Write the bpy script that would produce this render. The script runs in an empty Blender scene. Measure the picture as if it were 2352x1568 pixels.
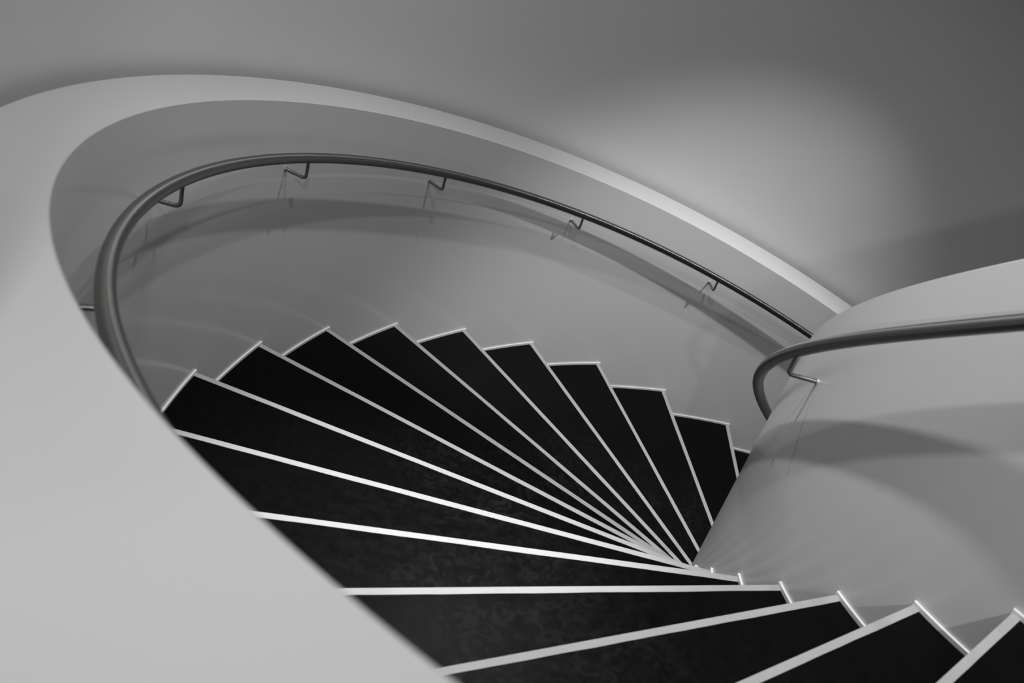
import bpy, math, random
from mathutils import Vector, Matrix

# ------------------------------------------------------------------ scene
scene = bpy.context.scene
COL = scene.collection
PI = math.pi

# stair geometry (metres): a helical stair, descending clockwise seen from above;
# k counts the steps downwards, step k has its top at z = -k * RISE
RISE = 0.17
DTH = 0.16556          # angle of one step
RI = 1.0368            # stair side of the inner balustrade
RO = 2.8691            # stair side of the outer parapet
NOSE = 0.0191          # nosing ahead of the radial line
HP, WP, DZP = 1.048, 0.188, 0.0095     # parapet height, width, fall of its top
HI, WI = 1.0613, 0.014                 # inner balustrade: height, plate thickness
RAIL_R = 0.0178
HR_OUT, DR_OUT = 0.8704, 0.0835
HR_IN, DR_IN = 0.8766, 0.0845
R_SHAFT = 3.098        # stairwell wall
SOFFIT = 3.85           # soffit above the pitch line
K_TOP, K_BOT = -9, 21
K_NICHE0, K_NICHE1 = 0.83, -12.0       # the landing opens off the stairwell here
R_NICHE = 5.2
Z_LAND, Z_LANDCEIL = 0.0, 2.75
Z_FLOOR = -(K_BOT + 1) * RISE

def P(r, k, dz=0.0):
    th = -k * DTH
    return Vector((r * math.cos(th), r * math.sin(th), -k * RISE + dz))

# ------------------------------------------------------------------ camera
def make_camera():
    yaw, pitch, roll = -2.48062348, 0.61201813, 0.31591617
    f_px = 2551.03
    fwd = Vector((math.cos(yaw) * math.cos(pitch), math.sin(yaw) * math.cos(pitch), -math.sin(pitch)))
    right = Vector((math.sin(yaw), -math.cos(yaw), 0.0))
    up = right.cross(fwd)
    r = right * math.cos(roll) + up * math.sin(roll)
    u = -right * math.sin(roll) + up * math.cos(roll)
    cd = bpy.data.cameras.new('camera')
    cd.sensor_fit = 'HORIZONTAL'
    cd.sensor_width = 36.0
    cd.lens = f_px / 2352.0 * 36.0
    cd.clip_start = 0.02
    cd.clip_end = 60
    cd.dof.use_dof = True
    cd.dof.focus_distance = 4.3
    cd.dof.aperture_fstop = 4.6
    co = bpy.data.objects.new('camera', cd)
    m = Matrix((r, u, -fwd)).transposed().to_4x4()
    m.translation = Vector((3.20795, 0.15163, 1.54236))
    co.matrix_world = m
    COL.objects.link(co)
    scene.camera = co
make_camera()

# ------------------------------------------------------------------ world, exposure
w = bpy.data.worlds.new('world'); scene.world = w
w.use_nodes = True
w.node_tree.nodes['Background'].inputs[0].default_value = (0.02, 0.02, 0.02, 1)
w.node_tree.nodes['Background'].inputs[1].default_value = 1.0
vs = scene.view_settings
vs.view_transform = 'Standard'; vs.look = 'None'; vs.gamma = 1.0; vs.use_curve_mapping = False
vs.exposure = 0.0

# ------------------------------------------------------------------ lights
# recessed downlights along the middle of the helical soffit, ten to a full turn
LAMP_R = 1.95
def spot(k, watts, size, blend, aim=None, r=LAMP_R, z=None, soft=0.035):
    ld = bpy.data.lights.new('downlight', 'SPOT')
    ld.energy = watts
    ld.spot_size = math.radians(size)
    ld.spot_blend = blend
    ld.shadow_soft_size = soft
    ld.color = (1.0, 1.0, 1.0)
    lo = bpy.data.objects.new('downlight', ld)
    p = P(r, k, SOFFIT - 0.02)
    if z is not None: p.z = z
    lo.location = p
    t = Vector((p.x, p.y, p.z - 3)) if aim is None else Vector(aim)
    lo.rotation_euler = (t - p).to_track_quat('-Z', 'Y').to_euler()
    COL.objects.link(lo)
    return lo
spot(1.0, 30, 80, 1.0)
spot(1.0, 50, 150, 0.8)
spot(1.0, 185, 70, 1.0, aim=P(1.04, 2.4, 0.4))           # adjustable head turned to the inner wall
spot(4.8, 70, 140, 1.0)
spot(4.8, 860, 28, 1.0)
spot(4.8, 245, 72, 1.0, aim=P(1.04, 4.8, 0.5))
spot(8.6, 78, 140, 1.0)
spot(8.6, 52, 60, 1.0)
spot(12.4, 115, 56, 0.8)
spot(16.2, 225, 66, 1.0, aim=P(2.75, 11.4, -1.2))         # adjustable head turned along the outer wall
spot(-1.96, 150, 42, 1.0, r=4.63, z=2.70, aim=P(1.04, 1.6, 0.2))     # added fill spot over the landing, brightens the inner wall
spot(-0.722, 125, 60, 1.0, r=3.606, z=2.70, aim=P(2.88, 3.0, 1.0), soft=0.06)   # landing downlight, turned to the parapet

# ------------------------------------------------------------------ materials
def mat(name, base, rough, metal=0.0, spec=0.5, noise=None, bump=None, rough_var=None):
    m = bpy.data.materials.new(name); m.use_nodes = True
    nt = m.node_tree; b = nt.nodes['Principled BSDF']
    b.inputs['Base Color'].default_value = (*base, 1)
    b.inputs['Roughness'].default_value = rough
    b.inputs['Metallic'].default_value = metal
    b.inputs['Specular IOR Level'].default_value = spec
    tc = nt.nodes.new('ShaderNodeTexCoord')
    def tex(scale, detail=4.0):
        n = nt.nodes.new('ShaderNodeTexNoise'); n.inputs['Scale'].default_value = scale
        n.inputs['Detail'].default_value = detail
        nt.links.new(tc.outputs['Object'], n.inputs['Vector']); return n
    if noise:
        scale, amt = noise
        n = tex(scale)
        r = nt.nodes.new('ShaderNodeMapRange')
        r.inputs['From Min'].default_value = 0.3; r.inputs['From Max'].default_value = 0.7
        r.inputs['To Min'].default_value = 1 - amt; r.inputs['To Max'].default_value = 1 + amt
        nt.links.new(n.outputs['Fac'], r.inputs['Value'])
        mx = nt.nodes.new('ShaderNodeVectorMath'); mx.operation = 'SCALE'
        mx.inputs[0].default_value = base
        nt.links.new(r.outputs[0], mx.inputs['Scale'])
        nt.links.new(mx.outputs[0], b.inputs['Base Color'])
    if bump:
        scale, strength, dist = bump
        n = tex(scale, 6.0)
        bp = nt.nodes.new('ShaderNodeBump'); bp.inputs['Strength'].default_value = strength
        bp.inputs['Distance'].default_value = dist
        nt.links.new(n.outputs['Fac'], bp.inputs['Height'])
        nt.links.new(bp.outputs[0], b.inputs['Normal'])
    if rough_var:
        scale, lo, hi = rough_var
        n = tex(scale, 8.0)
        r = nt.nodes.new('ShaderNodeMapRange')
        r.inputs['From Min'].default_value = 0.35; r.inputs['From Max'].default_value = 0.65
        r.inputs['To Min'].default_value = lo; r.inputs['To Max'].default_value = hi
        nt.links.new(n.outputs['Fac'], r.inputs['Value'])
        nt.links.new(r.outputs[0], b.inputs['Roughness'])
    return m

M_PARAPET = mat('satin_white_lacquer', (0.60, 0.60, 0.605), 0.20, spec=0.45, noise=(1.3, 0.015))
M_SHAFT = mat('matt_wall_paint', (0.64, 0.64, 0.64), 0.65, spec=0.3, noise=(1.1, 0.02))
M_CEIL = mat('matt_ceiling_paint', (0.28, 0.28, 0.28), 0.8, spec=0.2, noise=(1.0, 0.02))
M_GAP_SHADE = mat('gap_shade_grey', (0.10, 0.10, 0.10), 0.85, spec=0.2, noise=(6.0, 0.15))  # dark tone standing in for shade between parapet and stairwell wall
M_FLOOR = mat('dark_floor', (0.03, 0.03, 0.03), 0.5, noise=(3.0, 0.1))
M_TREAD = mat('black_rubber', (0.0014, 0.0014, 0.0015), 0.36, spec=0.07, bump=(60.0, 0.12, 0.001), rough_var=(30.0, 0.30, 0.42))
def add_scuffs(m):
    """pale scuff marks along the walking line of the treads, different on every tread"""
    nt = m.node_tree; b_ = nt.nodes['Principled BSDF']
    tc = nt.nodes.new('ShaderNodeTexCoord'); oi = nt.nodes.new('ShaderNodeObjectInfo')
    off = nt.nodes.new('ShaderNodeVectorMath'); off.operation = 'MULTIPLY_ADD'
    nt.links.new(oi.outputs['Random'], off.inputs[0]); off.inputs[1].default_value = (37, 23, 11)
    nt.links.new(tc.outputs['Object'], off.inputs[2])
    n1 = nt.nodes.new('ShaderNodeTexNoise'); n1.inputs['Scale'].default_value = 26; n1.inputs['Detail'].default_value = 5
    n1.inputs['Distortion'].default_value = 1.6
    n2 = nt.nodes.new('ShaderNodeTexNoise'); n2.inputs['Scale'].default_value = 4.0
    for n in (n1, n2): nt.links.new(off.outputs[0], n.inputs['Vector'])
    sep = nt.nodes.new('ShaderNodeSeparateXYZ'); nt.links.new(tc.outputs['Object'], sep.inputs[0])
    def rng(src, a, b2, lo, hi):
        r = nt.nodes.new('ShaderNodeMapRange'); r.interpolation_type = 'SMOOTHSTEP'
        r.inputs['From Min'].default_value = a; r.inputs['From Max'].default_value = b2
        r.inputs['To Min'].default_value = lo; r.inputs['To Max'].default_value = hi
        nt.links.new(src, r.inputs['Value']); return r.outputs[0]
    def mul(x, y):
        q = nt.nodes.new('ShaderNodeMath'); q.operation = 'MULTIPLY'
        nt.links.new(x, q.inputs[0]); nt.links.new(y, q.inputs[1]); return q.outputs[0]
    walk = mul(rng(sep.outputs['X'], 1.3, 1.75, 0, 1), rng(sep.outputs['X'], 1.8, 2.4, 1, 0))
    fac = mul(mul(rng(n1.outputs['Fac'], 0.42, 0.68, 0.15, 1), rng(n2.outputs['Fac'], 0.35, 0.65, 0.3, 1)), walk)
    mx = nt.nodes.new('ShaderNodeMix'); mx.data_type = 'RGBA'
    nt.links.new(fac, mx.inputs['Factor'])
    mx.inputs[6].default_value = (0.0014, 0.0014, 0.0015, 1); mx.inputs[7].default_value = (0.0085, 0.0083, 0.0085, 1)
    nt.links.new(mx.outputs[2], b_.inputs['Base Color'])
add_scuffs(M_TREAD)
M_STRIP = mat('white_nosing', (0.33, 0.33, 0.33), 0.5, spec=0.4, noise=(9.0, 0.05))
M_TRIM = mat('white_trim', (0.70, 0.70, 0.69), 0.35, spec=0.5, noise=(9.0, 0.03))
M_STEEL = mat('brushed_steel', (0.25, 0.25, 0.243), 0.28, metal=1.0)
def brush(m):
    """ground steel tube: fine scratches round the tube stretch highlights along it"""
    nt = m.node_tree; b_ = nt.nodes['Principled BSDF']
    b_.inputs['Anisotropic'].default_value = 0.97
    tg = nt.nodes.new('ShaderNodeTangent'); tg.direction_type = 'UV_MAP'; tg.uv_map = 'length'
    nt.links.new(tg.outputs[0], b_.inputs['Tangent'])
    uv = nt.nodes.new('ShaderNodeUVMap'); uv.uv_map = 'length'
    n = nt.nodes.new('ShaderNodeTexNoise'); n.inputs['Scale'].default_value = 3.0
    nt.links.new(uv.outputs[0], n.inputs['Vector'])
    r = nt.nodes.new('ShaderNodeMapRange'); r.inputs['To Min'].default_value = 0.25; r.inputs['To Max'].default_value = 0.31
    nt.links.new(n.outputs['Fac'], r.inputs['Value']); nt.links.new(r.outputs[0], b_.inputs['Roughness'])
brush(M_STEEL)
M_FLANGE = mat('polished_steel', (0.75, 0.75, 0.74), 0.3, metal=1.0, noise=(40.0, 0.04))

# ------------------------------------------------------------------ mesh helpers
def mesh(name, verts, faces, material, smooth=None):
    me = bpy.data.meshes.new(name)
    me.from_pydata([tuple(v) for v in verts], [], faces)
    me.validate(); me.update()
    me.materials.append(material)
    if smooth is not None:
        for p in me.polygons: p.use_smooth = True
        me.set_sharp_from_angle(angle=math.radians(smooth))
    return me

def link(name, data, parent=None, loc=None, rotz=None):
    o = bpy.data.objects.new(name, data)
    COL.objects.link(o)
    if parent is not None: o.parent = parent
    if loc is not None: o.location = loc
    if rotz is not None: o.rotation_euler = (0, 0, rotz)
    return o

def struct(o, label=None, cat=None):
    o['kind'] = 'structure'
    if label: o['label'] = label
    if cat: o['category'] = cat
    return o

def thing(o, label, cat, group=None):
    o['label'] = label; o['category'] = cat
    if group: o['group'] = group
    return o

def sweep(name, profile, k0, k1, per_step, material, smooth=20):
    """closed profile of (radius, dz) swept along the helix"""
    n = max(2, int(round(abs(k1 - k0) * per_step))); m = len(profile(0) if callable(profile) else profile)
    vs_, fs = [], []
    for i in range(n + 1):
        k = k0 + (k1 - k0) * i / n
        for (r, dz) in (profile(k) if callable(profile) else profile): vs_.append(P(r, k, dz))
    for i in range(n):
        for j in range(m):
            a = i * m + j; b = i * m + (j + 1) % m
            fs.append((a, a + m, b + m, b))
    fs.append(tuple(range(m - 1, -1, -1))[::-1])
    fs.append(tuple(range(n * m, n * m + m))[::-1])
    return mesh(name, vs_, fs, material, smooth)

def ring_wall(name, r, r2, k0, k1, z0, z1, per_step, material):
    """vertical cylinder wall between two radii, constant heights"""
    n = max(2, int(round(abs(k1 - k0) * per_step)))
    vs_, fs = [], []
    for i in range(n + 1):
        th = -(k0 + (k1 - k0) * i / n) * DTH
        for rr, z in ((r, z0), (r, z1), (r2, z1), (r2, z0)):
            vs_.append((rr * math.cos(th), rr * math.sin(th), z))
    for i in range(n):
        for j in range(4):
            a = i * 4 + j; b = i * 4 + (j + 1) % 4
            fs.append((a, a + 4, b + 4, b))
    fs.append((0, 1, 2, 3)); fs.append((n * 4 + 3, n * 4 + 2, n * 4 + 1, n * 4))
    return mesh(name, vs_, fs, material, 20)

def slab_sector(name, r, r2, k0, k1, z0, z1, per_step, material):
    return ring_wall(name, r, r2, k0, k1, z0, z1, per_step, material)

# ------------------------------------------------------------------ setting
B = 0.003
# outer parapet: solid white wall with a broad top
def parapet_profile(k):
    # beside the landing the parapet broadens into a shelf
    t = min(1.0, max(0.0, (0.80 - k) / 0.30)); t = t * t * (3 - 2 * t)
    wd = WP + 0.145 * t
    return [(RO, -0.42), (RO, HP - B), (RO + B, HP), (RO + wd - B, HP + DZP), (RO + wd, HP + DZP - B), (RO + wd, -0.42)]
prof = parapet_profile
me_par = sweep('wall_outer', prof, K_TOP - .6, K_BOT + .6, 12, M_PARAPET)
me_par.materials.append(M_GAP_SHADE)
for p in me_par.polygons:                      # hidden back coloured dark to deepen the shade in the gap
    c = p.center; n = p.normal
    if abs(n.z) < 0.2 and math.hypot(c.x, c.y) > RO + WP * 0.9 and abs(n.x * c.x + n.y * c.y) > 0.9 * math.hypot(c.x, c.y): p.material_index = 1
struct(link('wall_outer', me_par),
       'thick white helical parapet wall with a broad flat top around the stairs', 'wall')
# inner balustrade: thin white plate drum
b = 0.002
prof = [(RI, -0.42), (RI, HI - b), (RI - b, HI), (RI - WI + b, HI), (RI - WI, HI - b), (RI - WI, -0.42)]
struct(link('wall_inner', sweep('wall_inner', prof, K_TOP - .6, K_BOT + .6, 12, M_PARAPET)),
       'thin white curved balustrade wall round the open eye of the stairs', 'wall')
# stairwell wall
Z_TOP = SOFFIT + 12.5 * RISE
K_FULL = K_NICHE1 + 2 * PI / DTH
struct(link('wall_back', ring_wall('wall_back', R_SHAFT, R_SHAFT + 0.2, K_NICHE0, K_FULL, Z_FLOOR, Z_TOP, 4, M_SHAFT)),
       'plain grey curved stairwell wall behind the outer parapet', 'wall')
# below and above the landing opening the stairwell wall closes again
struct(link('wall_front', ring_wall('wall_front', R_SHAFT, R_SHAFT + 0.2, K_NICHE1, K_NICHE0, Z_LANDCEIL + 0.1, Z_TOP, 4, M_SHAFT)))
struct(link('wall_below', ring_wall('wall_below', R_SHAFT, R_SHAFT + 0.2, K_NICHE1, K_NICHE0, Z_FLOOR, Z_LAND - 0.25, 4, M_SHAFT)))
# landing niche where the viewer stands
struct(link('floor', slab_sector('floor', RO + WP + 0.150, R_NICHE + 0.2, K_NICHE1, K_NICHE0, Z_LAND - 0.25, Z_LAND, 4, M_FLOOR)))
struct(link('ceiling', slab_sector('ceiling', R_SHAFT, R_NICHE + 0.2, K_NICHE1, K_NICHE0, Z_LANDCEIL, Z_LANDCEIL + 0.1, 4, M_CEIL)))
struct(link('wall_landing', ring_wall('wall_landing', R_NICHE, R_NICHE + 0.2, K_NICHE1, K_NICHE0, Z_LAND, Z_LANDCEIL, 4, M_SHAFT)))
def radial_wall(name, k, d):
    th = -k * DTH
    e = Vector((math.cos(th), math.sin(th), 0)); n = Vector((-math.sin(th), math.cos(th), 0)) * d
    vs_ = []
    for z in (Z_LAND, Z_LANDCEIL):
        for p in (e * (R_SHAFT), e * R_NICHE, e * R_NICHE + n, e * R_SHAFT + n): vs_.append((p.x, p.y, z))
    fs = [(3, 2, 1, 0), (4, 5, 6, 7), (0, 1, 5, 4), (1, 2, 6, 5), (2, 3, 7, 6), (3, 0, 4, 7)]
    struct(link(name, mesh(name, vs_, fs, M_SHAFT)))
radial_wall('wall_left', K_NICHE0, -0.2)
radial_wall('wall_right', K_NICHE1, 0.2)
# helical soffit over the stairs, shaft head and shaft floor
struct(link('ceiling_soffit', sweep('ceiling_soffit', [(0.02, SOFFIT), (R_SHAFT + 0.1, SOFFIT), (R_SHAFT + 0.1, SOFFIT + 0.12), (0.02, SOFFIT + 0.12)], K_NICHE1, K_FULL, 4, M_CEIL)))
struct(link('floor_shaft', slab_sector('floor_shaft', 0.01, R_SHAFT + 0.2, 0, 2 * PI / DTH, Z_FLOOR - 0.2, Z_FLOOR, 2, M_FLOOR)))

# ------------------------------------------------------------------ staircase
TT = 0.04           # tread thickness
SW = 0.020          # nosing strip width
TRIM_W, TRIM_H = 0.007, 0.012

def arc_from(r, off, k_end, n):
    """points on radius r from the nosing line (offset off ahead of the radial line of step 0) up to angle of step k_end"""
    a0 = -math.asin(off / r); a1 = -k_end * DTH
    return [(r * math.cos(a0 + (a1 - a0) * i / n), r * math.sin(a0 + (a1 - a0) * i / n)) for i in range(n + 1)]

def extrude_poly(name, pts, z0, z1, material):
    n = len(pts)
    vs_ = [(x, y, z0) for x, y in pts] + [(x, y, z1) for x, y in pts]
    fs = [tuple(range(n - 1, -1, -1)), tuple(range(n, 2 * n))]
    for i in range(n):
        j = (i + 1) % n; fs.append((i, j, n + j, n + i))
    return mesh(name, vs_, fs, material)

# step 0: nosing line at y = -NOSE, steps descend towards -y; the tread runs back to step -1
inn = arc_from(RI, NOSE - 0.003, -1.04, 6); out = arc_from(RO, NOSE - 0.003, -1.04, 10)
ME_TREAD = extrude_poly('tread', inn[::-1] + out, -TT, 0.0, M_TREAD)
def box(name, x0, x1, y0, y1, z0, z1, material):
    vs_ = [(x, y, z) for z in (z0, z1) for x, y in ((x0, y0), (x1, y0), (x1, y1), (x0, y1))]
    fs = [(3, 2, 1, 0), (4, 5, 6, 7), (0, 1, 5, 4), (1, 2, 6, 5), (2, 3, 7, 6), (3, 0, 4, 7)]
    return mesh(name, vs_, fs, material)
ME_RISER = box('riser', RI + 0.001, RO - 0.003, 0.0, 0.018, -RISE, -TT, M_TREAD)
def strip_mesh(seed):
    """white strip let into the front edge, its back edge slightly uneven"""
    rnd = random.Random(seed); n = 46
    xo = math.sqrt(RO * RO - NOSE * NOSE) - 0.001; xi = math.sqrt(RI * RI - NOSE * NOSE) + 0.001
    front, back = [], []
    wob = 0.0
    for i in range(n + 1):
        x = xi + (xo - xi) * i / n
        wob = wob * 0.75 + rnd.uniform(-0.0006, 0.0006)
        front.append((x, -NOSE)); back.append((x, -NOSE + SW + wob))
    return extrude_poly('nosing_strip', front + back[::-1], -0.03, 0.0014, M_STRIP)
ME_STRIPS = [strip_mesh(s) for s in range(5)]
def trim_mesh(r_wall, d, n):
    r2 = r_wall + d * TRIM_W
    a = arc_from(r_wall, NOSE + 0.003, -1.0, n); c = arc_from(r2, NOSE + 0.003, -1.0, n)
    return extrude_poly('side_trim', a + c[::-1] if d < 0 else c + a[::-1], -0.006, TRIM_H, M_TRIM)
ME_TRIM_IN = trim_mesh(RI, 1, 6)
ME_TRIM_OUT = trim_mesh(RO, -1, 10)

stair = bpy.data.objects.new('spiral_staircase', None)
stair.empty_display_size = 0.3
stair.location = (0, 0, Z_FLOOR)
COL.objects.link(stair)
thing(stair, 'winding staircase of black wedge treads edged with thin white strips', 'staircase')
for k in range(K_TOP, K_BOT + 1):
    t = link('tread', ME_TREAD, stair, (0, 0, -k * RISE - Z_FLOOR), -k * DTH)
    link('nosing_strip', ME_STRIPS[(k * 3) % 5], t)
    link('riser', ME_RISER, t)
    link('side_trim', ME_TRIM_IN, t)
    link('side_trim', ME_TRIM_OUT, t)
# sloping underside of the flight
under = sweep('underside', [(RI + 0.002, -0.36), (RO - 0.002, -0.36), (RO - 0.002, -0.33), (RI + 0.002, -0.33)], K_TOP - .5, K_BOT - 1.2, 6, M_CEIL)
link('underside', under, stair, (0, 0, -Z_FLOOR))

# ------------------------------------------------------------------ handrails
def tube(name, pts, rad, seg, material, closed_ends=True):
    vs_, fs = [], []
    n = len(pts)
    for i, p in enumerate(pts):
        a = pts[max(0, i - 1)]; c = pts[min(n - 1, i + 1)]
        d = (c - a).normalized()
        if i == 0: ref = Vector((0, 0, 1)) if abs(d.z) < .9 else Vector((1, 0, 0))
        s = d.cross(ref).normalized(); ref = s.cross(d).normalized()
        for j in range(seg):
            an = 2 * PI * j / seg
            vs_.append(p + s * (rad * math.cos(an)) + ref * (rad * math.sin(an)))
    for i in range(n - 1):
        for j in range(seg):
            q = (j + 1) % seg
            fs.append((i * seg + j, i * seg + q, (i + 1) * seg + q, (i + 1) * seg + j))
    if closed_ends:
        fs.append(tuple(range(seg - 1, -1, -1))); fs.append(tuple((n - 1) * seg + j for j in range(seg)))
    me = mesh(name, vs_, fs, material, 40)
    cum = [0.0]
    for i in range(1, n): cum.append(cum[-1] + (pts[i] - pts[i - 1]).length)
    uv = me.uv_layers.new(name='length')
    for p in me.polygons:
        js = [v % seg for v in p.vertices]
        wrap = len(p.vertices) == 4 and max(js) - min(js) > 1
        for li, v, j in zip(p.loop_indices, p.vertices, js):
            uv.data[li].uv = (cum[v // seg], ((j or seg) if wrap else j) / seg * 2 * PI * rad)
    return me

def bracket_mesh(r_wall, r_rail, hr):
    """steel rod: out of the wall, bent upwards to the underside of the rail (built for step 0)"""
    drop = hr - RAIL_R - 0.064
    s = 1 if r_rail > r_wall else -1
    R = 0.016
    pts = [Vector((r_wall - s * 0.004, 0, drop))]
    pts.append(Vector((r_rail - s * R, 0, drop)))
    for i in range(1, 7):
        a = i / 6 * PI / 2
        pts.append(Vector((r_rail - s * R + s * R * math.sin(a), 0, drop + R - R * math.cos(a))))
    pts.append(Vector((r_rail, 0, hr - RAIL_R + 0.004)))
    return tube('bracket', pts, 0.0060, 12, M_STEEL)

def flange_mesh(r_wall, s, hr):
    z = hr - RAIL_R - 0.064
    pts = [Vector((r_wall - s * 0.003, 0, z)), Vector((r_wall + s * 0.0025, 0, z)), Vector((r_wall + s * 0.004, 0, z))]
    vs_, fs = [], []
    seg = 14
    for p, rr in zip(pts, (0.0095, 0.0095, 0.0075)):
        for j in range(seg):
            a = 2 * PI * j / seg
            vs_.append((p.x, rr * math.cos(a), p.z + rr * math.sin(a)))
    for i in range(2):
        for j in range(seg):
            q = (j + 1) % seg
            fs.append((i * seg + j, i * seg + q, (i + 1) * seg + q, (i + 1) * seg + j))
    fs.append(tuple(range(seg))); fs.append(tuple(2 * seg + j for j in range(seg)))
    return mesh('wall_flange', vs_, fs, M_FLANGE)

def handrail(label, r_wall, r_rail, hr, k0, k1, brackets):
    root = bpy.data.objects.new('handrail', None)
    root.empty_display_size = 0.2
    base = P(r_rail, k1, 0)
    root.location = (0, 0, base.z)
    COL.objects.link(root)
    thing(root, label, 'handrail')
    n = int((k1 - k0) * 14)
    pts = [P(r_rail, k0 + (k1 - k0) * i / n, hr) for i in range(n + 1)]
    link('rail_tube', tube('rail_tube', pts, RAIL_R, 24, M_STEEL), root, (0, 0, -base.z))
    mb = bracket_mesh(r_wall, r_rail, hr); mf = flange_mesh(r_wall, 1 if r_rail > r_wall else -1, hr)
    for k in brackets:
        b_ = link('bracket', mb, root, (0, 0, -base.z - k * RISE), -k * DTH)
        link('wall_flange', mf, b_)
    return root
handrail('long round steel handrail on rod brackets along the outer parapet wall', RO, RO - DR_OUT, HR_OUT, K_TOP + .5, K_BOT - .5, range(-7, 21, 2))
handrail('round steel handrail curling round the inner balustrade wall', RI, RI + DR_IN, HR_IN, K_TOP + .5, K_BOT - .5, range(-5, 21, 5))
